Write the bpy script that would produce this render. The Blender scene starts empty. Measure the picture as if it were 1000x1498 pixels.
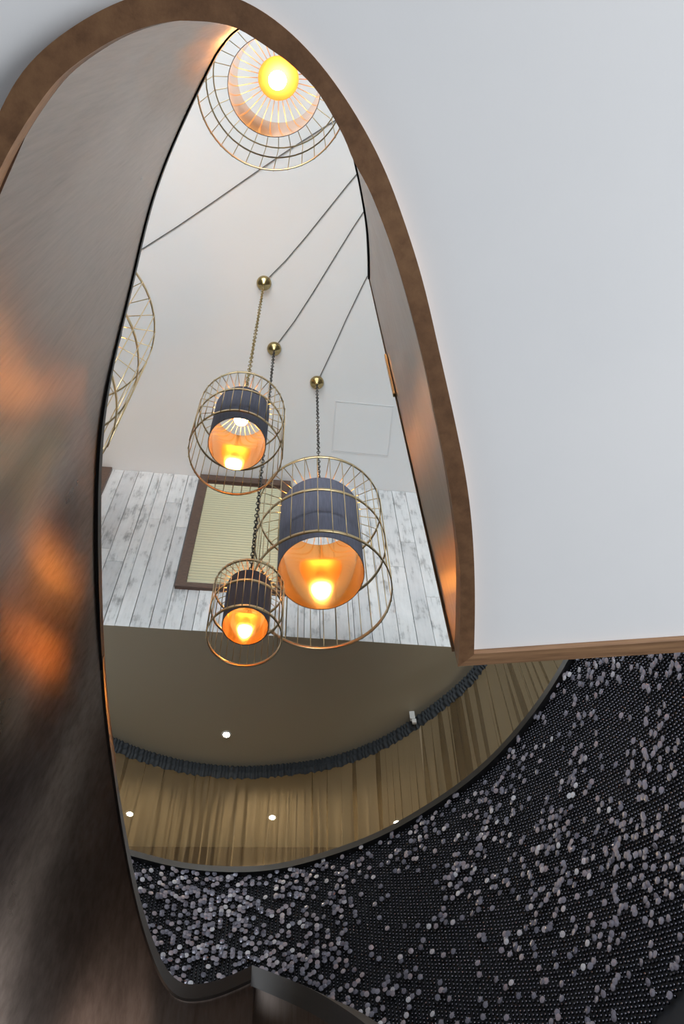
import bpy, bmesh, math, random
from mathutils import Vector, Matrix
random.seed(7)
C = bpy.context.scene.collection
S = bpy.context.scene
CZ = 1.35                      # camera height over the ground floor
# ------------------------------------------------------------------ camera
cam_d = bpy.data.cameras.new('camera'); cam = bpy.data.objects.new('camera', cam_d); C.objects.link(cam)
cam_d.sensor_fit = 'AUTO'; cam_d.sensor_width = 36; cam_d.lens = 1300/1498*36; cam_d.clip_start = .02
RC = Matrix(((.997839332, -.0657013552, 0), (.0572763306, .869884272, .489919152), (-.0321883522, -.4888606, .871767873)))
ax, ay, az = RC @ Vector((1,0,0)), RC @ Vector((0,-1,0)), RC @ Vector((0,0,-1))
cam.matrix_world = Matrix(((ax.x,ay.x,az.x,0),(ax.y,ay.y,az.y,0),(ax.z,ay.z,az.z,CZ),(0,0,0,1)))
S.camera = cam
# ------------------------------------------------------------------ world, window light, exposure
w = bpy.data.worlds.new('world'); S.world = w; w.use_nodes = True
bg = w.node_tree.nodes['Background']; bg.inputs[0].default_value = (.86,.92,1,1); bg.inputs[1].default_value = 1.25
S.view_settings.view_transform = 'Standard'; S.view_settings.look = 'None'
S.view_settings.gamma = 1; S.view_settings.use_curve_mapping = False; S.view_settings.exposure = 0
def area(name, loc, target, size, power, col):
    l = bpy.data.lights.new(name, 'AREA'); l.shape = 'RECTANGLE'; l.size, l.size_y = size; l.energy = power; l.color = col
    o = bpy.data.objects.new(name, l); C.objects.link(o); o.location = loc
    o.rotation_euler = (Vector(target)-Vector(loc)).to_track_quat('-Z','Y').to_euler(); return o
# daylight: an upright window on the right of the ground floor and one in the upper room's wall facing the board wall
area('ground_floor_window_right_offscreen', (4.3,-.4,1.25), (0,-.4,1.25), (3.2,1.9), 420, (.93,.96,1))
area('upper_floor_window_front_offscreen', (-.2,-3.36,4.3), (-.2,0,4.3), (4.2,2.4), 305, (.88,.96,1))

# ------------------------------------------------------------------ materials
def mat(name, base=(.5,.5,.5), rough=.6, metal=0, **kw):
    m = bpy.data.materials.new(name); m.use_nodes = True
    p = m.node_tree.nodes['Principled BSDF']
    p.inputs['Base Color'].default_value = (*base,1); p.inputs['Roughness'].default_value = rough; p.inputs['Metallic'].default_value = metal
    for k,v in kw.items(): p.inputs[k].default_value = v
    return m
def N(m, t, **kw):
    n = m.node_tree.nodes.new(t)
    for k,v in kw.items():
        if hasattr(n,k): setattr(n,k,v)
        else: n.inputs[k.replace('_',' ')].default_value = v
    return n
def L(m, a, b): m.node_tree.links.new(a, b)
def P(m): return m.node_tree.nodes['Principled BSDF']
def ramp(m, fac, stops):
    r = N(m,'ShaderNodeValToRGB'); e = r.color_ramp.elements
    e[0].position, e[0].color = stops[0][0], (*stops[0][1],1); e[1].position, e[1].color = stops[-1][0], (*stops[-1][1],1)
    for s in stops[1:-1]: k = e.new(s[0]); k.color = (*s[1],1)
    L(m, fac, r.inputs[0]); return r
def coords(m, scale=(1,1,1), space='Object', rnd=False):
    t = N(m,'ShaderNodeTexCoord'); mp = N(m,'ShaderNodeMapping'); mp.inputs['Scale'].default_value = scale
    L(m, t.outputs[space], mp.inputs[0])
    if rnd:
        oi = N(m,'ShaderNodeObjectInfo'); mu = N(m,'ShaderNodeMath', operation='MULTIPLY'); mu.inputs[1].default_value = 37
        L(m, oi.outputs['Random'], mu.inputs[0]); L(m, mu.outputs[0], mp.inputs['Location'])
        return mp, oi
    return mp
def noise(m, vec, scale, detail=4, rough=.6):
    n = N(m,'ShaderNodeTexNoise'); n.inputs['Scale'].default_value = scale; n.inputs['Detail'].default_value = detail; n.inputs['Roughness'].default_value = rough
    L(m, vec, n.inputs[0]); return n
def bump(m, h, s, d=.01):
    b = N(m,'ShaderNodeBump'); b.inputs['Strength'].default_value = s; b.inputs['Distance'].default_value = d
    L(m, h, b.inputs['Height']); L(m, b.outputs[0], P(m).inputs['Normal'])
def painted(name, a, b, sc=3, rough=.8):
    m = mat(name, a, rough); c = coords(m); n = noise(m, c.outputs[0], sc)
    L(m, ramp(m, n.outputs[0], [(.35,a),(.65,b)]).outputs[0], P(m).inputs['Base Color'])
    n2 = noise(m, c.outputs[0], 180, 3); bump(m, n2.outputs[0], .05, .001); return m
M = {}
M['plaster'] = painted('white_plaster', (.80,.805,.81), (.83,.83,.83))
M['ceil'] = painted('white_ceiling_paint', (.80,.80,.80), (.82,.82,.82), 1.5)
M['taupe'] = painted('taupe_ceiling_paint', (.42,.36,.265), (.43,.37,.275), 1.2, .55)
M['dark_wall'] = painted('dark_backing_paint', (.018,.020,.026), (.026,.028,.034), 6, .6)
M['upper_wall'] = painted('darkened_unseen_wall', (.07,.065,.06), (.08,.075,.07), 2)  # unseen walls, colour chosen dark to darken the bronze sheet's reflections
M['bulkhead'] = painted('dark_brown_bulkhead', (.07,.05,.035), (.09,.065,.045), 4)
M['floor'] = painted('dark_floor', (.05,.05,.052), (.08,.078,.075), 2, .4)
# copper-bronze sheet, brushed along the height
m = M['copper'] = mat('brushed_bronze_sheet', (.5,.4,.33), .3, 1)
c = coords(m, (9,9,.7)); n = noise(m, c.outputs[0], 9, 6, .65)
c2 = coords(m, (1,1,.55)); n2 = noise(m, c2.outputs[0], 2.2, 5, .6)
mx = N(m,'ShaderNodeMath', operation='MULTIPLY'); L(m, n.outputs[0], mx.inputs[0]); L(m, n2.outputs[0], mx.inputs[1])
L(m, ramp(m, mx.outputs[0], [(.10,(.20,.155,.13)),(.26,(.30,.24,.205)),(.42,(.37,.305,.265))]).outputs[0], P(m).inputs['Base Color'])
rr = N(m,'ShaderNodeMapRange'); rr.inputs['To Min'].default_value = .20; rr.inputs['To Max'].default_value = .42
L(m, n2.outputs[0], rr.inputs[0]); L(m, rr.outputs[0], P(m).inputs['Roughness']); bump(m, n.outputs[0], .03, .002)
# brown trim
m = M['trim'] = mat('brown_stained_timber', (.12,.065,.035), .55)
c = coords(m, (1,1,1)); n = noise(m, c.outputs[0], 60, 6); n2 = noise(m, c.outputs[0], 5, 3)
mx = N(m,'ShaderNodeMath', operation='MULTIPLY'); L(m, n.outputs[0], mx.inputs[0]); L(m, n2.outputs[0], mx.inputs[1])
L(m, ramp(m, mx.outputs[0], [(.12,(.105,.049,.021)),(.25,(.165,.082,.037)),(.40,(.21,.11,.05))]).outputs[0], P(m).inputs['Base Color']); bump(m, n.outputs[0], .2, .002)
m = M['trim_grain'] = mat('brown_grained_timber', (.2,.1,.05), .5)
c = coords(m, (2,40,40)); n = noise(m, c.outputs[0], 4, 6)
L(m, ramp(m, n.outputs[0], [(.3,(.13,.065,.03)),(.5,(.24,.13,.065)),(.7,(.32,.18,.09))]).outputs[0], P(m).inputs['Base Color'])
M['black_cap'] = mat('black_edge_strip', (.006,.006,.007), .45)
m = M['steel_cap'] = mat('dark_steel_edge', (.16,.155,.15), .32, .9)
# white washed boards
m = M['board'] = mat('whitewashed_board', (.7,.7,.7), .6)
c, oi = coords(m, (14,14,1.3), 'Object', True); n = noise(m, c.outputs[0], 3.2, 8, .68)
c2, _ = coords(m, (5,5,3), 'Object', True); n2 = noise(m, c2.outputs[0], 2.6, 5, .6)
mx = N(m,'ShaderNodeMath', operation='MULTIPLY'); L(m, n.outputs[0], mx.inputs[0]); L(m, n2.outputs[0], mx.inputs[1])
r1 = ramp(m, mx.outputs[0], [(.11,(.30,.30,.305)),(.16,(.52,.525,.53)),(.22,(.76,.765,.77)),(.36,(.84,.845,.85))])
r2 = ramp(m, oi.outputs['Random'], [(0,(.80,.80,.81)),(.5,(.95,.95,.95)),(1,(1,1,1))])
mm = N(m,'ShaderNodeMix', data_type='RGBA', blend_type='MULTIPLY'); mm.inputs[0].default_value = 1
L(m, r1.outputs[0], mm.inputs[6]); L(m, r2.outputs[0], mm.inputs[7]); L(m, mm.outputs[2], P(m).inputs['Base Color']); bump(m, n.outputs[0], .15, .002)
M['joint'] = mat('grey_board_backing', (.30,.30,.30), .9)
m = M['frame_wood'] = mat('dark_walnut_frame', (.09,.05,.035), .45)
c = coords(m, (3,30,30)); n = noise(m, c.outputs[0], 5, 5)
L(m, ramp(m, n.outputs[0], [(.3,(.075,.042,.030)),(.7,(.15,.09,.065))]).outputs[0], P(m).inputs['Base Color'])
M['blind'] = mat('cream_green_blind', (.60,.57,.38), .55)
M['brass'] = mat('brass_wire', (.72,.56,.32), .32, 1)
M['brass_dark'] = mat('aged_brass', (.42,.32,.15), .28, 1)
M['chain_dark'] = mat('dark_chain', (.10,.09,.08), .4, .8)
M['cable'] = mat('grey_cable', (.13,.125,.12), .6)
m = M['shade'] = mat('blue_grey_shade_fabric', (.15,.155,.22), .8)
c = coords(m, (1,1,.06)); n = noise(m, c.outputs[0], 160, 3)
L(m, ramp(m, n.outputs[0], [(.3,(.115,.12,.17)),(.7,(.17,.175,.24))]).outputs[0], P(m).inputs['Base Color'])
M['lining'] = mat('gold_foil_lining', (.54,.33,.115), .12, .85)
M['hub'] = mat('gold_hub_plate', (.55,.33,.10), .35, .8)
M['socket'] = mat('cream_lamp_holder', (.7,.62,.5), .5)
def emis(name, col, s):
    m = mat(name, (0,0,0)); p = P(m); p.inputs['Emission Color'].default_value = (*col,1); p.inputs['Emission Strength'].default_value = s; return m
M['bulb'] = emis('glowing_bulb', (1,.54,.20), 130)
M['led'] = emis('glowing_downlight', (1,.87,.68), 90)
M['white_ring'] = mat('white_enamel', (.75,.74,.72), .4)
m = M['sheer'] = bpy.data.materials.new('sheer_brown_voile'); m.use_nodes = True
nt = m.node_tree; p = P(m); p.inputs['Base Color'].default_value = (.13,.11,.085,1); p.inputs['Roughness'].default_value = .8
tr = N(m,'ShaderNodeBsdfTransparent'); tr.inputs[0].default_value = (.92,.86,.74,1)
tl = N(m,'ShaderNodeBsdfTranslucent'); tl.inputs[0].default_value = (.42,.31,.17,1)
c = coords(m, (30,30,.4)); n = noise(m, c.outputs[0], 3, 3)
L(m, ramp(m, n.outputs[0], [(.3,(.27,.21,.125)),(.7,(.36,.28,.17))]).outputs[0], tl.inputs[0])
a1 = N(m,'ShaderNodeMixShader'); a1.inputs[0].default_value = .6; a2 = N(m,'ShaderNodeMixShader'); a2.inputs[0].default_value = .56
L(m, p.outputs[0], a1.inputs[1]); L(m, tl.outputs[0], a1.inputs[2]); L(m, a1.outputs[0], a2.inputs[1]); L(m, tr.outputs[0], a2.inputs[2])
L(m, a2.outputs[0], nt.nodes['Material Output'].inputs['Surface'])
m = M['heading'] = mat('dark_slate_gathered_heading', (.026,.030,.035), .7)
m = M['bead'] = mat('black_pearl_bead', (.105,.105,.125), .2, 1)
m = M['sequin'] = mat('lilac_silver_sequin', (.5,.5,.6), .3, .25)
g = N(m,'ShaderNodeNewGeometry')
L(m, ramp(m, g.outputs['Random Per Island'], [(0,(.15,.145,.19)),(.5,(.27,.265,.33)),(.85,(.38,.32,.36)),(1,(.72,.72,.78))]).outputs[0], P(m).inputs['Base Color'])
rr = N(m,'ShaderNodeMapRange'); rr.inputs['To Min'].default_value = .10; rr.inputs['To Max'].default_value = .5
L(m, g.outputs['Random Per Island'], rr.inputs[0]); L(m, rr.outputs[0], P(m).inputs['Roughness'])

# ------------------------------------------------------------------ helpers
def obj(name, verts, faces, m, parent=None, smooth=False, off=CZ):
    me = bpy.data.meshes.new(name); me.from_pydata([(v[0],v[1],v[2]+off) for v in verts], [], faces)
    me.materials.append(M[m]); me.validate()
    bm = bmesh.new(); bm.from_mesh(me); bmesh.ops.recalc_face_normals(bm, faces=bm.faces[:]); bm.to_mesh(me); bm.free()
    if smooth:
        for q in me.polygons: q.use_smooth = True
    o = bpy.data.objects.new(name, me); C.objects.link(o)
    if parent: o.parent = parent
    return o
def part(name, me, parent, loc=(0,0,0), rz=0):
    o = bpy.data.objects.new(name, me); C.objects.link(o); o.parent = parent; o.location = loc; o.rotation_euler = (0,0,rz); return o
def tag(o, label, cat=None, group=None, kind=None):
    o['label'] = label
    if cat: o['category'] = cat
    if group: o['group'] = group
    if kind: o['kind'] = kind
    return o
def empty(name, loc):
    o = bpy.data.objects.new(name, None); C.objects.link(o); o.location = (loc[0],loc[1],loc[2]+CZ); o.empty_display_size = .1; return o
def box(x0,x1,y0,y1,z0,z1):
    v = [(x,y,z) for z in (z0,z1) for y in (y0,y1) for x in (x0,x1)]
    return v, [(0,2,3,1),(4,5,7,6),(0,1,5,4),(2,6,7,3),(0,4,6,2),(1,3,7,5)]
def prism(poly, z0, z1):
    n = len(poly); v = [(x,y,z0) for x,y in poly]+[(x,y,z1) for x,y in poly]
    return v, [tuple(range(n))[::-1], tuple(range(n,2*n))]+[(i,(i+1)%n,n+(i+1)%n,n+i) for i in range(n)]
def cat(p, n, closed=False):
    """Catmull-Rom resample of a list of tuples, n points per span"""
    out = []; k = len(p)
    for i in range(k-1):
        p0, p1, p2, p3 = p[max(i-1,0)], p[i], p[i+1], p[min(i+2,k-1)]
        for j in range(n):
            t = j/n
            out.append(tuple(.5*((2*b)+(-a+cc)*t+(2*a-5*b+4*cc-d)*t*t+(-a+3*b-3*cc+d)*t**3) for a,b,cc,d in zip(p0,p1,p2,p3)))
    out.append(tuple(p[-1])); return out
def normals2(pts):
    """unit normals in plan on the left-hand side of travel"""
    r = []
    for i in range(len(pts)):
        a, b = pts[max(i-1,0)], pts[min(i+1,len(pts)-1)]
        t = Vector((b[0]-a[0], b[1]-a[1])); t = t.normalized() if t.length else Vector((1,0)); r.append((-t.y, t.x))
    return r
def sweep(pts, prof, closed_ends=True):
    """prof: function i -> list of (side, up); pts (x,y,z)"""
    nn = normals2(pts); v = []; f = []; k = len(prof(0))
    for i,(p,n) in enumerate(zip(pts,nn)):
        for s,u in prof(i): v.append((p[0]+n[0]*s, p[1]+n[1]*s, p[2]+u))
    for i in range(len(pts)-1):
        for j in range(k): f.append((i*k+j, i*k+(j+1)%k, (i+1)*k+(j+1)%k, (i+1)*k+j))
    if closed_ends: f += [tuple(range(k)), tuple(range((len(pts)-1)*k, len(pts)*k))]
    return v, f
def tube(pts, r, seg=6):
    v = []; f = []
    for i,p in enumerate(pts):
        a, b = Vector(pts[max(i-1,0)]), Vector(pts[min(i+1,len(pts)-1)]); t = (b-a).normalized()
        s = t.cross(Vector((0,0,1)) if abs(t.z) < .95 else Vector((0,1,0))).normalized(); u = s.cross(t)
        for j in range(seg):
            q = 2*math.pi*j/seg; c = Vector(p)+s*math.cos(q)*r+u*math.sin(q)*r; v.append(tuple(c))
    for i in range(len(pts)-1):
        for j in range(seg): f.append((i*seg+j, i*seg+(j+1)%seg, (i+1)*seg+(j+1)%seg, (i+1)*seg+j))
    f += [tuple(range(seg)), tuple(range((len(pts)-1)*seg, len(pts)*seg))]
    return v, f
def lathe(prof, seg=32, closed=False):
    v = [(r*math.cos(2*math.pi*j/seg), r*math.sin(2*math.pi*j/seg), z) for r,z in prof for j in range(seg)]
    k = len(prof); f = []
    for i in range(k if closed else k-1):
        a, b = i, (i+1)%k
        for j in range(seg): f.append((a*seg+j, a*seg+(j+1)%seg, b*seg+(j+1)%seg, b*seg+j))
    if not closed:
        if prof[0][0] > 0: f.append(tuple(range(seg)))
        if prof[-1][0] > 0: f.append(tuple(range((k-1)*seg, k*seg)))
    return v, f
def mesh(name, vf, m, smooth=True):
    o = obj(name, vf[0], vf[1], m, None, smooth, 0); me = o.data; bpy.data.objects.remove(o); return me
def join(parts):
    v = []; f = []
    for a,b in parts:
        k = len(v); v += a; f += [tuple(i+k for i in q) for q in b]
    return v, f

def smooth3(p, w):
    k = len(p[0]); q = [tuple(2*p[0][c]-p[i][c] for c in range(k)) for i in range(w,0,-1)]+list(p)+[tuple(2*p[-1][c]-p[-1-i][c] for c in range(k)) for i in range(1,w+1)]
    return [tuple(sum(q[i+j][c] for j in range(2*w+1))/(2*w+1) for c in range(k)) for i in range(len(p))]
def resamp(p, n):
    d = [0]
    for a,b in zip(p,p[1:]): d.append(d[-1]+math.dist(a,b))
    out = []; k = 0
    for i in range(n):
        s = d[-1]*i/(n-1)
        while k < len(p)-2 and d[k+1] < s: k += 1
        t = (s-d[k])/max(d[k+1]-d[k],1e-9); out.append(tuple(a+(b-a)*t for a,b in zip(p[k],p[k+1])))
    return out
# ================================================================== SETTING
H, ZS, ZR, Z0 = 5.5, 3.75, 3.0, 1.05       # upper ceiling, taupe ceiling, rim of bead wall, white lower ceiling (over the lens)
# plan curves (unit height) of the opening
ti = [(-.336,.129),(-.315,.103),(-.285,.071),(-.251,.041),(-.213,.020),(-.176,.006),(-.137,-.001),(-.110,0),(-.089,.003),(-.068,.010),(-.038,.030),(-.019,.045),(.004,.070),(.026,.110),(.036,.136),(.054,.173),(.076,.237),(.094,.305),(.111,.381),(.124,.453),(.134,.509),(.1445,.584),(.151,.650),(.1525,.707),(.152,.769),(.150,.820)]
to = [(-.322,.074),(-.297,.040),(-.259,.012),(-.208,-.012),(-.166,-.026),(-.110,-.030),(-.060,-.017),(-.035,.001),(-.007,.025),(.015,.052),(.041,.092),(.068,.143),(.085,.193),(.106,.261),(.126,.355),(.141,.426),(.159,.522),(.168,.604),(.1725,.702),(.1725,.800)]
TI = [(x*Z0,y*Z0) for x,y in ti]; TO = [(x*Z0,y*Z0) for x,y in to]
# left-hand sheet: edge of the sheet (unit height) with the height of its top
bl = [(-.133,.081,3.40),(-.158,.118,3.38),(-.178,.155,3.35),(-.197,.197,3.30),(-.213,.240,3.25),(-.2245,.2685,3.20),(-.247,.317,3.10),(-.266,.366,3.0),(-.284,.415,2.90),(-.299,.476,2.78),(-.315,.556,2.65),(-.334,.662,2.48),(-.353,.777,2.25),(-.361,.839,2.13),(-.368,.903,2.03),(-.375,.995,1.90),(-.386,1.156,1.68),(-.389,1.285,1.53),(-.387,1.388,1.43),(-.377,1.505,1.33),(-.362,1.537,1.31),(-.335,1.547,1.308),(-.298,1.546,1.308),(-.259,1.526,1.32),(-.213,1.497,1.34)]
bl2 = [(-.213,1.497,1.34),(-.14,1.556,1.20),(-.081,1.615,1.10),(-.03,1.681,1.0),(.04,1.79,.87)]
left = [(x*z,y*z,z) for x,y,z in bl]; foot = [(x*z,y*z,z) for x,y,z in bl2]
ALPHA = [15*min(1,max(0,(i-5)/9)) if i < 16 else 15-9*min(1,(i-16)/4) for i in range(len(left))]  # foot flared outward so the low part of the sheet reflects darker surroundings
FO = [(p[2]-Z0)*math.tan(math.radians(a)) for p,a in zip(left,ALPHA)]
dense = smooth3(smooth3(resamp(cat(TO,5), 900),26),26)
# ---- lower white ceiling slab with the opening
nl = normals2(left)                                  # travel away from the lens: left-hand side is outward
o_l = [(p[0]+n[0]*(.045+q), p[1]+n[1]*(.045+q)) for p,n,q in zip(left, nl, FO)]
poly = [(3.4,.856*1.0),(TO[-1][0],TO[-1][1])]+dense[::-1][8::8]+o_l+[(o_l[-1][0]-.01,2.45),(-3.4,2.45),(-3.4,-3.4),(3.4,-3.4)]
poly[0] = (3.4, .838)
o = obj('ceiling_lower', *prism(poly, Z0, Z0+.26), 'plaster'); tag(o,'smooth white lower ceiling around the arched opening',kind='structure')
# ---- brown edging of the opening
ci = cat(TI,5)
# pair every inner point with the nearest outer point so the band keeps its width
pairs = []
for p in resamp(ci, 130): pairs.append((p, min(dense, key=lambda q: math.dist(p,q))))
pairs[-1] = (TI[-1], TO[-1])
ext = [((p[0]+n[0]*q,p[1]+n[1]*q), (p[0]+n[0]*(.05+q),p[1]+n[1]*(.05+q))) for p,n,q in zip(left,nl,FO)]
pairs = ext[::-1]+pairs
ZT0, ZT1 = Z0-.012, Z0+.03
v = []; f = []
for (a,b) in pairs: v += [(a[0],a[1],ZT0),(b[0],b[1],ZT0),(b[0],b[1],ZT1),(a[0],a[1],ZT1)]
for i in range(len(pairs)-1):
    for j in range(4): f.append((i*4+j, i*4+(j+1)%4, i*4+4+(j+1)%4, i*4+4+j))
f += [(0,1,2,3), tuple(range(len(v)-4,len(v)))]
tag(obj('trim_1', v, f, 'trim'),'brown stained timber edging bent around the arched opening',kind='structure')
a0, a1 = TI[-1], TO[-1]
q = [(a0[0]+.0005,a0[1]),(3.4,.868+.006),(3.4,.838+.003),(a1[0]+.0005,a1[1])]
tag(obj('trim_2', *prism(q, ZT0+.001, ZT1), 'trim_grain'),'straight brown timber edging along the end of the white ceiling',kind='structure')
# caulk line at the white ceiling's end
# ---- metal sheet lining: right-hand piece (from the crown to the corner) and left-hand piece
def ztop(i, n): return 3.40+(3.29-3.40)*i/(n-1)
full = [(*p,0) for p in ci]
def sheet(name, top, zb, th, m, parent=None, side=1, fo=None):
    nn = normals2(top); v = []; f = []; rows = 14; fo = fo or [0]*len(top)
    for p,n,g in zip(top,nn,fo):
        for r in range(rows+1): e = g*(1-r/rows)*side; v.append((p[0]+n[0]*e,p[1]+n[1]*e,zb+(p[2]-zb)*r/rows))
        for r in (rows,0): e = (th+g*(1-r/rows))*side; v.append((p[0]+n[0]*e,p[1]+n[1]*e,zb+(p[2]-zb)*r/rows))
    k = rows+3
    for i in range(len(top)-1):
        for j in range(k): f.append((i*k+j, i*k+(j+1)%k, i*k+k+(j+1)%k, i*k+k+j))
    f += [tuple(range(k)), tuple(range((len(top)-1)*k,len(top)*k))]
    o = obj(name, v, f, m, parent)
    for q in o.data.polygons: q.use_smooth = len(q.vertices) == 4
    o.data.set_sharp_from_angle(angle=math.radians(40)); return o
cl = cat(left,5); crown = [(p[0],p[1],ztop(i,len(ci))) for i,p in enumerate(ci)]
travel = cl[::-1][:-1]+crown; sm1 = smooth3(smooth3(travel[:len(cl)+6],5),5); travel = sm1+travel[len(cl)+6:]                          # far left -> crown -> corner, outward is the right-hand side
lining = empty('metal_lining', (crown[60][0],crown[60][1],Z0)); Lof = Matrix.Translation(lining.location).inverted()
tag(lining,'tall brushed bronze sheet lining wrapped around the arched opening','metal lining')
def adopt(o, parent, inv):
    o.parent = parent; o.matrix_parent_inverse = inv; return o
FOc = [q[0] for q in cat([(q,) for q in FO],5)][::-1][:-1]+[0]*len(crown); FOc = [q[0] for q in smooth3(smooth3([(q,) for q in FOc],7),7)]
adopt(sheet('sheet', travel, Z0+.031, .028, 'copper', None, -1, FOc), lining, Lof)
ii = len(cl)-1
def capw(z): return .020+.030*max(0,min(1,(2.1-z)/.9))
upper = [p for p in travel if p[2] >= 2.2]; lower = [p for p in travel if p[2] <= 2.26]
dp = [.012+.018*min(1,max(0,(p[2]-2.2)/.4)) for p in upper]
adopt(obj('edge_cap', *sweep(upper, lambda i: [(.006,-dp[i]),(.006,.018),(-.034,.018),(-.034,-dp[i])]), 'black_cap'), lining, Lof)
lw = [capw(p[2]) for p in lower]
adopt(obj('edge_cap', *sweep(lower, lambda i: [(.008,-lw[i]*.6),(.008,.008),(-.034,.008),(-.034,-lw[i]*.6)]), 'steel_cap'), lining, Lof)
st = [p for p in travel if 1.9 <= p[2] <= 3.02]
adopt(obj('edge_strip', *sweep([(p[0],p[1],p[2]+.018) for p in st], lambda i: [(.004,.0),(.004,.016),(-.03,.016),(-.03,.0)]), 'trim'), lining, Lof)
# ragged closing strip and catch on the upright end of the sheet
e = crown[-1]
adopt(obj('end_strip', *box(e[0]-.003,e[0]+.026,e[1]+.0005,e[1]+.006,Z0+.032,e[2]-.002), 'trim'), lining, Lof)
adopt(obj('catch', *box(e[0]-.008,e[0]-.002,e[1]-.006,e[1]+.004,2.12,2.42), 'brass_dark'), lining, Lof)
# ---- stair cheek after the peak
cf = cat(foot,6)
cheek = empty('stair_cheek', (cf[0][0],cf[0][1],-.4)); Ci = Matrix.Translation(cheek.location).inverted()
tag(cheek,'metal stair cheek sloping down from the foot of the bronze lining','stair cheek')
cf2 = [(p[0]+.003,p[1]-.002,p[2]) for p in cf]
adopt(sheet('panel', cf2, -.4, .028, 'copper', None, 1), cheek, Ci)
adopt(obj('edge_cap', *sweep(cf2, lambda i: [(-.010,-.045),(-.010,.008),(.034,.008),(.034,-.045)]), 'steel_cap'), cheek, Ci)

# ---- upper ceiling, board wall, taupe ceiling
tag(obj('ceiling_upper', *box(-5,5,-4,3.6,H,H+.1), 'ceil'),'high white ceiling that the cage pendants hang from',kind='structure')
hp = [(.003,2.242),(.392,2.308),(.344,2.679),(-.047,2.609)]
hat = empty('ceiling_hatch', (hp[0][0],hp[0][1],H)); Hi = Matrix.Translation(hat.location).inverted(); tag(hat,'flush white access hatch in the high ceiling near the board wall','hatch')
cx = sum(p[0] for p in hp)/4; cy = sum(p[1] for p in hp)/4
def sc(k): return [(cx+(x-cx)*k, cy+(y-cy)*k) for x,y in hp]
adopt(obj('panel', *prism(sc(.955), H-.003, H-.0005), 'ceil'), hat, Hi)
A_, B_ = sc(1.0), sc(.972); v = [(x,y,z) for z in (H-.0035,H-.0005) for x,y in A_+B_]; f = []
for i in range(4):
    j = (i+1)%4; f += [(i,j,4+j,4+i),(8+i,8+j,12+j,12+i),(i,j,8+j,8+i),(4+i,4+j,12+j,12+i)]
adopt(obj('frame', v, f, 'plaster'), hat, Hi)
U = Vector((.98711706,.15999974)); NW = Vector((-U.y,U.x)); DW = 2.849875     # wall line: U along, NW away from the lens
def wp(u, d, z): q = U*u+NW*(DW+d); return (q.x,q.y,z)
def wbox(u0,u1,d0,d1,z0,z1):
    v = [wp(u,d,z) for z in (z0,z1) for d in (d0,d1) for u in (u0,u1)]; return v, box(0,1,0,1,0,1)[1]
wall = obj('wall_back', *wbox(-3.2,2.6,.018,.12,ZS+.001,H-.001), 'joint'); tag(wall,'wall clad in upright whitewashed boards under the high ceiling',kind='structure')
wins = [(-.505,.114,4.118,5.485),(-1.72,-1.105,4.118,5.485)]
u = -2.6; rnd = random.Random(3)
while u < 2.2:
    wd = rnd.choice((.062,.075,.085,.095,.1)); segs = [(ZS,H-.002)]
    for (a,b,c0,c1) in wins:
        if u+wd > a+.01 and u < b-.01: segs = [(ZS,c0+.02)]
    if len(segs) == 1 and segs[0][1] > 5:
        j = rnd.uniform(4.1,5.2); segs = [(ZS,j-.001),(j+.001,H-.002)]
    d0 = rnd.uniform(-.002,.003)
    for (s0,s1) in segs:
        me = wbox(u+.0018,u+wd-.0018,d0,.0175,s0+.001,s1)
        ob = obj('plank', me[0], me[1], 'board', wall)
        # own origin so that the grain differs from board to board
    u += wd
tag(obj('ceiling_mezzanine', [wp(-3.4,.0,ZS-.0),wp(3.2,.0,ZS),(3.4,6.0,ZS),(-3.8,6.0,ZS),wp(-3.4,.0,ZS-.03+.03+.0005),wp(3.2,.0,ZS+.0005),(3.4,6.0,ZS+.0005),(-3.8,6.0,ZS+.0005)], [(0,1,2,3),(4,5,6,7),(0,1,5,4),(1,2,6,5),(2,3,7,6),(3,0,4,7)], 'taupe'),'taupe painted ceiling between the board wall and the curtain',kind='structure')
for nm,bx in (('wall_left',(-3.5,-3.4,-3.4,2.3)),('wall_right',(3.3,3.4,-3.4,3.35)),('wall_front',(-3.4,3.3,-3.5,-3.4))):  # out of view, added so the bronze sheet has something dark to reflect
    tag(obj(nm, *box(*bx,Z0+.262,H-.001), 'upper_wall'),'unseen dark wall added around the upper room '+{'wall_left':'beyond the bronze sheet','wall_right':'beyond the white ceiling','wall_front':'facing the board wall'}[nm],kind='structure')
# ---- windows with blinds
for k,(a,b,c0,c1) in enumerate(wins):
    wn = empty('window_%d'%(k+1), wp((a+b)/2,0,c0)); Wi = Matrix.Translation(wn.location).inverted(); wn['kind'] = 'structure'
    wn['label'] = ['walnut framed window with a closed cream blind in the board wall','walnut framed window partly hidden behind the bronze sheet edge'][k]
    t = .058; dep = -.022
    for q in ((a,a+t,c0,c1),(b-t,b,c0,c1),(a+t,b-t,c0,c0+t*.75),(a+t,b-t,c1-.075,c1)):
        adopt(obj('frame_rail', *wbox(q[0],q[1],dep,.016,q[2],q[3]), 'frame_wood'), wn, Wi)
    adopt(obj('frame_reveal', *wbox(a+t,b-t,-.002,.012,c1-.235,c1-.076), 'frame_wood'), wn, Wi)
    n = 42; z0, z1 = c0+t*.75, c1-.10; hs = (z1-z0)/n
    for i in range(n):
        zc = z0+hs*i
        vv = [wp(uu,d,z) for uu in (a+t+.001,b-t-.001) for d,z in ((-.0055,zc+.001),(-.0135,zc+hs*.45),(-.0055,zc+hs*.97),(-.003,zc+hs*.5))]
        adopt(obj('slat', vv, [(0,1,2,3),(4,5,6,7),(0,1,5,4),(1,2,6,5),(2,3,7,6),(3,0,4,7)], 'blind'), wn, Wi)

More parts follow.
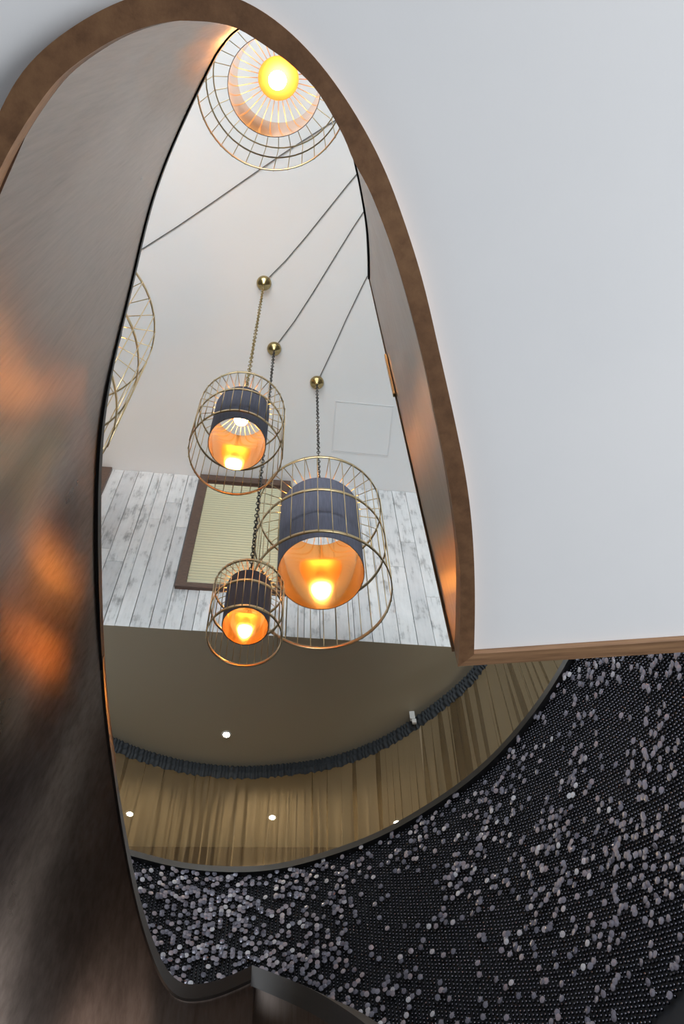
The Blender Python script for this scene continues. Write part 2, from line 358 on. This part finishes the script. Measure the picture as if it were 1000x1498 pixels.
# ---- bead wall drum
rim = [(-.385,1.1658),(-.3185,1.2034),(-.2642,1.2188),(-.1748,1.2308),(-.094,1.2152),(.0094,1.176),(.0772,1.1331),(.1645,1.0619),(.2264,.9879),(.2837,.8912),(.3098,.8295)]
rp = [(x*ZR,y*ZR) for x,y in rim]
cc = (-.57,2.15); rad = 1.51
pre = [(cc[0]+1.50*math.cos(math.radians(d)), cc[1]+1.47*math.sin(math.radians(d))) for d in (160,150,140,130,121)]
post = [(1.0,2.30),(1.08,2.02),(1.13,1.72),(1.15,1.42),(1.13,1.12)]
drum = resamp(cat(pre+rp+post,8), 700)               # travels left -> right; right-hand side faces inward
def sm(p, w):
    return [tuple(sum(p[max(0,min(len(p)-1,i+k))][c] for k in range(-w,w+1))/(2*w+1) for c in (0,1)) for i in range(len(p))]
drum = sm(drum, 22); dn = normals2(drum); ln = [0]
for a,b in zip(drum,drum[1:]): ln.append(ln[-1]+math.dist(a,b))
def at(s):
    import bisect
    i = max(0,min(len(drum)-2, bisect.bisect(ln,s)-1)); t = (s-ln[i])/(ln[i+1]-ln[i])
    return (drum[i][0]+(drum[i+1][0]-drum[i][0])*t, drum[i][1]+(drum[i+1][1]-drum[i][1])*t), dn[i]
dw = drum[::6]+[drum[-1]]
back = [(*p,-CZ) for p in dw]
tag(obj('wall_drum', *sweep(back, lambda i: [(.022,0),(.022,CZ+ZR-.03),(.10,CZ+ZR-.03),(.10,0)]), 'dark_wall', None, True),'dark curved wall behind the hanging bead curtain',kind='structure')
bpy.data.objects['wall_drum'].data.set_sharp_from_angle(angle=math.radians(40))
o = obj('trim_3', *sweep([(*p,ZR) for p in dw], lambda i: [(-.014,-.028),(-.014,.006),(-.006,.010),(.11,.010),(.11,-.028)]), 'steel_cap', None, True)
o.data.set_sharp_from_angle(angle=math.radians(40)); tag(o,'dark metal rim capping the bead curtain below the sheer curtain',kind='structure')
# room behind the sheer curtain
tag(obj('wall_bulkhead', *prism([(-4,4.05),(-1.17,4.36),(-.22,4.455),(3.2,4.70),(3.2,4.85),(-4,4.85)], 1.7, ZS-.001), 'bulkhead'),'dark brown bulkhead seen through the sheer curtain',kind='structure')
fl = [(p[0]+n[0]*.101,p[1]+n[1]*.101) for p,n in zip(dw,dn[::6]+[dn[-1]])]
tag(obj('floor_mezzanine', *prism([(-3.2,3.2)]+[q for q in fl if q[1] > 2.5]+[(3.2,2.5),(3.2,4.69),(-.22,4.454),(-1.17,4.359),(-3.2,4.1)], 1.9, 1.95), 'blind'),'unseen pale floor added behind the curved wall to bounce light',kind='structure')  # out of view, added to bounce the downlights warmly onto the taupe ceiling
tag(obj('floor', *box(-6,6,-5,6,-CZ-.1,-CZ), 'floor'),'dark ground floor',kind='structure')

# ================================================================== OBJECTS
# ---- cage pendants: one design in several sizes
def ring_prof(r, z, t=.0035, h=.018): return [(r-t,z),(r+t*.3,z),(r+t*.3,z+h),(r-t,z+h)]
def link(z, turn, lw, ll, r):
    pts = []; n = 10
    for i in range(n):
        q = 2*math.pi*i/n; pts.append((math.cos(q)*lw, math.sin(q)*ll))
    v = []; f = []; s = 4
    for i,(a,b) in enumerate(pts):
        rx, ry = math.cos(2*math.pi*i/n), math.sin(2*math.pi*i/n)
        for j in range(s):
            q = 2*math.pi*j/s; x = a+rx*r*math.cos(q); zz = b+ry*r*math.cos(q); y = r*math.sin(q)
            v.append((x*math.cos(turn)-y*math.sin(turn), x*math.sin(turn)+y*math.cos(turn), z+zz))
    for i in range(n):
        for j in range(s): f.append((i*s+j, i*s+(j+1)%s, ((i+1)%n)*s+(j+1)%s, ((i+1)%n)*s+j))
    return v, f
JX, JY = 1.0, .08                                    # where the cables meet on the ceiling
def pendant(x, y, zb, R, label, clabel, chain='chain_dark', hb=2.36, rings=(0,.51,1), nw=32, r0=.0):
    hh = R*hb; k = R/.297
    t = empty('cage_pendant', (x,y,zb)); tag(t, label, 'pendant lamp', 'cage pendants under the high ceiling')
    th = max(.75,k**.5)
    for z in rings:
        part('ring', mesh('ring', lathe(ring_prof(R, min(z*hh, hh-.018), th*.0035, .019*th), 64, True), 'brass'), t)
    hub = .093*k
    wpath = [(R+.002,0,.002),(R+.002,0,hh*.5),(R+.002,0,hh-.004),(R-.012*k,0,hh+.003),(hub,0,hh+.002)]
    wm = mesh('wire', tube(wpath, .0021*th, 5), 'brass')
    for i in range(nw): part('wire', wm, t, (0,0,0), 2*math.pi*i/nw+r0)
    rs = R*.635; z0, z1 = .205*hh, .985*hh
    sh = part('shade', mesh('shade', lathe([(rs-.0012,z0),(rs,z0),(rs,z0+.001),(rs,z1-.001),(rs,z1),(rs-.0012,z1)], 64, True), 'shade'), t)
    part('lining', mesh('lining', lathe([(rs-.003,z0+.001),(rs-.0016,z0+.001),(rs-.0016,z1-.001),(rs-.003,z1-.001)], 64, True), 'lining'), sh)
    for me in (sh.data, sh.children[0].data): me.set_sharp_from_angle(angle=math.radians(50))
    part('hub', mesh('hub', lathe([(0.004,hh-.004),(hub,hh-.004),(hub,hh+.004),(.004,hh+.004)], 40), 'hub', False), t)
    br = .040*k**.6; zbulb = hh*.80
    part('lamp_holder', mesh('lamp_holder', lathe([(.006,hh-.002),(.020*k**.5,hh-.004),(.022*k**.5,zbulb+br*.85),(.012,zbulb+br*.7)], 20), 'socket'), t)
    pr = [(max(.0005,br*math.sin(math.pi*i/14)), zbulb-br*math.cos(math.pi*i/14)) for i in range(15)]
    part('bulb', mesh('bulb', lathe(pr, 20), 'bulb'), t)
    top = H-zb
    ll, lw = .017, .0085; n = int((top-.03-hh)/(.028)); ch = []
    for i in range(n):
        zz = hh+.012+(top-.045-hh-.012)*i/max(1,n-1); ch.append(link(zz, .5+i*math.pi/2*.94, lw, ll, .0026))
    part('chain', mesh('chain', join(ch), chain), t)
    part('canopy', mesh('canopy', lathe([(.004,top-.046),(.012,top-.045),(.016,top-.036),(.034,top-.030),(.043,top-.018),(.046,top-.004),(.046,top-.0005)], 28), 'brass_dark'), t)
    dx, dy = JX-x, JY-y; d = math.hypot(dx,dy); ux, uy = dx/d, dy/d
    pts = [(x+ux*.05,y+uy*.05,H-.005)]+[(x+dx*q+uy*.01*math.sin(q*9+x*7),y+dy*q-ux*.01*math.sin(q*9+x*7),H-.004) for q in (.1,.2,.3,.4,.5,.6,.7,.8,.9)]+[(x+dx*.97,y+dy*.97,H-.005)]
    cb = obj('ceiling_cable', *tube(pts, .0028, 5), 'cable'); tag(cb, 'thin grey cable across the ceiling to the '+clabel, 'cable', 'cables across the high ceiling')
    return t
pendant(-.388,1.433,3.05,.177,'medium cage pendant on a brass chain with a blue-grey drum shade','medium pendant on the brass chain','brass_dark')
pendant(-.365,1.858,2.47,.130,'smallest cage pendant hanging lowest on a long dark chain','smallest, lowest hanging pendant',r0=.05)
pendant(-.108,2.106,3.07,.297,'large cage pendant with a gold lined drum shade in front of the board wall','large pendant by the hatch',r0=.03)
pendant(-.160,.250,3.83,.297,'cage pendant hanging straight overhead under the crown of the arched opening','pendant straight overhead',r0=.09)
pendant(-1.35,1.30,3.47,.450,'widest cage pendant mostly hidden behind the bronze sheet edge','pendant hidden behind the bronze sheet',r0=.02)

# ---- sheer curtain in two panels
ct = [(-.3655,.9108),(-.3296,.9386),(-.2626,.9725),(-.1919,.9903),(-.1294,.993),(-.0452,.9849),(.029,.9565),(.0866,.9166),(.1424,.8662),(.1719,.8305)]
tp = [(x*ZS,y*ZS) for x,y in ct]
tcc = (-.505,2.362); tr_ = 1.368
tp = [(tcc[0]+tr_*math.cos(math.radians(d)),tcc[1]+tr_*math.sin(math.radians(d))) for d in (150,140,130)]+tp+[(tcc[0]+tr_*math.cos(math.radians(d)),tcc[1]+tr_*math.sin(math.radians(d))) for d in (24,14,2,-10)]
top = resamp(sm(resamp(cat(tp,8),700),12),1400)
# bottom points: same direction from the drum's middle, a touch outside the rim
def bottom(p):
    a = math.atan2(p[1]-2.2,p[0]+.55); best = min(range(0,len(drum),1), key=lambda i: abs(math.atan2(drum[i][1]-2.2,drum[i][0]+.55)-a))
    return (drum[best][0]+dn[best][0]*.03, drum[best][1]+dn[best][1]*.03)
def curtain(i0, i1, label, seed, gather):
    r = random.Random(seed); pts = top[i0:i1]; nn = normals2(pts); bots = sm([bottom(p) for p in pts],8)
    ph = 0; wave = []
    amp = [r.choice((.3,.45,.6,.8,1,1.1)) for _ in range(400)]
    for i in range(len(pts)):
        ph += gather*(1+.35*math.sin(i*.031+seed)+.25*math.sin(i*.083)); A = amp[int(ph/math.pi/2+.25)%400]; wave.append((math.sin(ph)*A+.2*math.sin(ph*2.3+1), math.cos(ph)*A*A))
    root = empty('sheer_curtain', (pts[len(pts)//2][0],pts[len(pts)//2][1],ZR+.011)); inv = Matrix.Translation(root.location).inverted()
    tag(root, label, 'curtain', 'sheer curtains above the bead wall')
    v = []; f = []; rows = 8
    for i,(p,n,b,wv) in enumerate(zip(pts,nn,bots,wave)):
        for k in range(rows+1):
            t = k/rows; z = ZS-.045+(ZR+.012-ZS+.045)*t; off = wv[0]*(.012+.012*min(1,t*1.5))+.034; tg = wv[1]*.026*(.6+.4*math.sin(t*2+i*.01))
            x = p[0]+(b[0]-p[0])*t+n[1]*tg; y = p[1]+(b[1]-p[1])*t-n[0]*tg
            v.append((x+n[0]*off, y+n[1]*off, z))
    k = rows+1
    for i in range(len(pts)-1):
        for j in range(rows): f.append((i*k+j,i*k+j+1,i*k+k+j+1,i*k+k+j))
    adopt(obj('voile', v, f, 'sheer', None, True), root, inv)
    # gathered heading
    v = []; f = []; hs = [(-.002,.0),(-.016,.012),(-.020,.03),(-.010,.042),(-.018,.056),(-.020,.074),(-.004,.088)]; k = len(hs)
    for i,(p,n) in enumerate(zip(pts,nn)):
        g = .5+.5*math.sin(i*.72+seed+1.3*math.sin(i*.19)); dr = .012*(.5+.5*math.sin(i*.31+2*math.sin(i*.07)))
        for q,(s,d) in enumerate(hs):
            ss = s-(.008*g if 0 < q < k-1 else .004*g); v.append((p[0]+n[0]*(ss+.02), p[1]+n[1]*(ss+.02), ZS-.002-d-(dr if q == k-1 else 0)))
    for i in range(len(pts)-1):
        for j in range(k-1): f.append((i*k+j,i*k+j+1,i*k+k+j+1,i*k+k+j))
    h = adopt(obj('gathered_heading', v, f, 'heading', None, True), root, inv); h['label'] = 'dark slate gathered heading'
    return root
cut = min(range(len(top)), key=lambda i: math.dist(top[i],(.325,3.437)))
curtain(0, cut, 'brown sheer curtain panel with dark gathered heading facing the board wall', 2, .30)
curtain(cut-2, len(top), 'golden sheer curtain panel running under the corner of the brown edging', 5, .27)
# white clip where the panels meet
q, n = top[cut], normals2(top)[cut]
cl_ = empty('curtain_clip', (q[0]-n[0]*.02,q[1]-n[1]*.02,ZS-.06)); tag(cl_,'small white clip where the two sheer curtains meet','clip')
part('clip_body', mesh('clip_body', box(-.014,.014,-.02,.0,.0,.058), 'white_ring', False), cl_)
part('clip_tail', mesh('clip_tail', box(-.005,.018,-.016,-.004,-.03,0), 'white_ring', False), cl_)

# ---- recessed downlights
def downlight(x, y, label, power):
    t = empty('downlight', (x,y,ZS)); tag(t, label, 'downlight')
    part('bezel', mesh('bezel', lathe([(.017,-.001),(.026,-.001),(.028,-.004),(.026,-.007),(.019,-.007),(.017,-.004)], 28, True), 'white_ring'), t)
    part('lamp_face', mesh('lamp_face', lathe([(.0005,-.0045),(.016,-.0045),(.016,-.0015),(.0005,-.0015)], 24), 'led', False), t)
    l = bpy.data.lights.new('downlight_beam','SPOT'); l.energy = power; l.color = (1,.85,.62); l.spot_size = math.radians(150); l.spot_blend = .6; l.shadow_soft_size = .03
    lo = bpy.data.objects.new('downlight_beam', l); C.objects.link(lo); lo.location = (0,0,-.03); lo.parent = t
downlight(-.727,3.482,'recessed downlight in the taupe ceiling in front of the sheer curtain',6)
downlight(-1.368,4.053,'glowing downlight behind the sheer curtain close to the bronze sheet edge',34)
downlight(-.535,4.16,'middle one of the three downlights glowing behind the sheer curtain',34)
downlight(.206,4.277,'glowing downlight behind the sheer curtain near the rim below the white clip',34)

# ---- bead curtain
bc = empty('bead_curtain', (drum[350][0],drum[350][1],1.6)); Bi = Matrix.Translation(bc.location).inverted()
tag(bc,'curved curtain of black beads and lilac silver sequins below the metal rim','bead curtain')
pit = .0172; zr = .0165; ZB = 1.55
sv = []; sf = []
prof = [(0,-1)]; seg = 6
uv = [(0,0,-1)]+[(math.cos(2*math.pi*(j+.5*i)/seg)*math.cos(a), math.sin(2*math.pi*(j+.5*i)/seg)*math.cos(a), math.sin(a)) for i,a in enumerate((-.7,0,.7)) for j in range(seg)]+[(0,0,1)]
uf = [(0,1+(j+1)%seg,1+j) for j in range(seg)]
for i in range(2):
    for j in range(seg):
        a, b, c_, d = 1+i*seg+j, 1+i*seg+(j+1)%seg, 1+(i+1)*seg+j, 1+(i+1)*seg+(j+1)%seg
        uf += [(a,b,c_),(b,d,c_)]
uf += [(1+2*seg+j,1+2*seg+(j+1)%seg,1+3*seg) for j in range(seg)]
r = random.Random(11); ncol = int(ln[-1]/pit); nrow = int((ZR-.04-ZB)/zr); seqs = []
s0 = int(.30*1.0/pit)
BV = []; BF = []
for ci_ in range(s0, ncol):
    s = ci_*pit; p, n = at(s); fr = ci_/ncol; ragged = r.uniform(-.006,.012)
    for ri in range(nrow):
        z = ZR-.036-ri*zr-(zr*.5 if ci_%2 else 0)+r.uniform(-.0012,.0012)
        if z < ZB+ragged: continue
        d = -.006+r.uniform(-.002,.002); b = len(BV); rb = .0062
        px, py = p[0]+n[0]*(d+.018), p[1]+n[1]*(d+.018)
        BV += [(px+a*rb,py+bb*rb,z+c_*rb) for a,bb,c_ in uv]; BF += [(i+b,j+b,k+b) for i,j,k in uf]
        dens = .10+.08*math.sin(ci_*.11+ri*.05)*math.sin(ri*.13+ci_*.03)+(.17 if p[0] < -.1 else 0)
        if r.random() < dens: dd = r.uniform(-.009,-.002); seqs.append((p[0]+n[0]*dd,p[1]+n[1]*dd,z,n))
o = obj('bead_strands', BV, BF, 'bead', None, True); adopt(o, bc, Bi); o['kind'] = 'stuff'
def disc(px,py,pz,n,rs,tx,tz):
    # thin faceted disc facing the middle of the drum, tilted a little
    nx = Vector((-n[0],-n[1],0)); up = Vector((0,0,1)); sd = up.cross(nx)
    fw = (nx+sd*tx+up*tz).normalized(); s1 = up.cross(fw).normalized(); u1 = fw.cross(s1); c0 = Vector((px,py,pz)); k = 10
    a = [tuple(c0+(s1*math.cos(2*math.pi*i/k)+u1*math.sin(2*math.pi*i/k))*rs+fw*.0012) for i in range(k)]
    b = [tuple(c0+(s1*math.cos(2*math.pi*i/k)+u1*math.sin(2*math.pi*i/k))*rs-fw*.0012) for i in range(k)]
    m1 = tuple(c0+fw*.003)
    return a+b+[m1], [(i,(i+1)%k,2*k) for i in range(k)]+[(i,k+i,k+(i+1)%k,(i+1)%k) for i in range(k)]+[tuple(range(2*k-1,k-1,-1))]
inview = [q for q in seqs if q[0]/q[1] > -.24 and q[0]/q[1] < .58]
near = sorted(inview, key=lambda q: q[0]**2+q[1]**2+q[2]**2)[:300]; nset = set(id(q) for q in near)
SV = []; SF = []; base = disc(0,0,0,(0,1),.0118,0,0); dm = mesh('sequin', base, 'sequin', False)
for q in seqs:
    tx, tz = r.gauss(0,.11), r.gauss(-.05,.11)
    if id(q) in nset:
        ob = bpy.data.objects.new('sequin', dm); C.objects.link(ob)
        nx = Vector((-q[3][0],-q[3][1],0)); up = Vector((0,0,1)); sd = up.cross(nx); fw = (nx+sd*tx+up*tz).normalized(); s1 = up.cross(fw).normalized(); u1 = fw.cross(s1)
        # mesh faces -y, its side is +x
        rot = Matrix((s1, -fw, u1)).transposed().to_4x4()
        ob.matrix_world = Matrix.Translation((q[0],q[1],q[2]+CZ)) @ rot
        mw = ob.matrix_world.copy(); ob.parent = bc; ob.matrix_parent_inverse = Bi; ob.matrix_basis = mw
    else:
        a, b = disc(q[0],q[1],q[2],q[3],.0118,tx,tz); k = len(SV); SV += a; SF += [tuple(i+k for i in g_) for g_ in b]
o = obj('sequin_layer', SV, SF, 'sequin'); adopt(o, bc, Bi); o['kind'] = 'stuff'
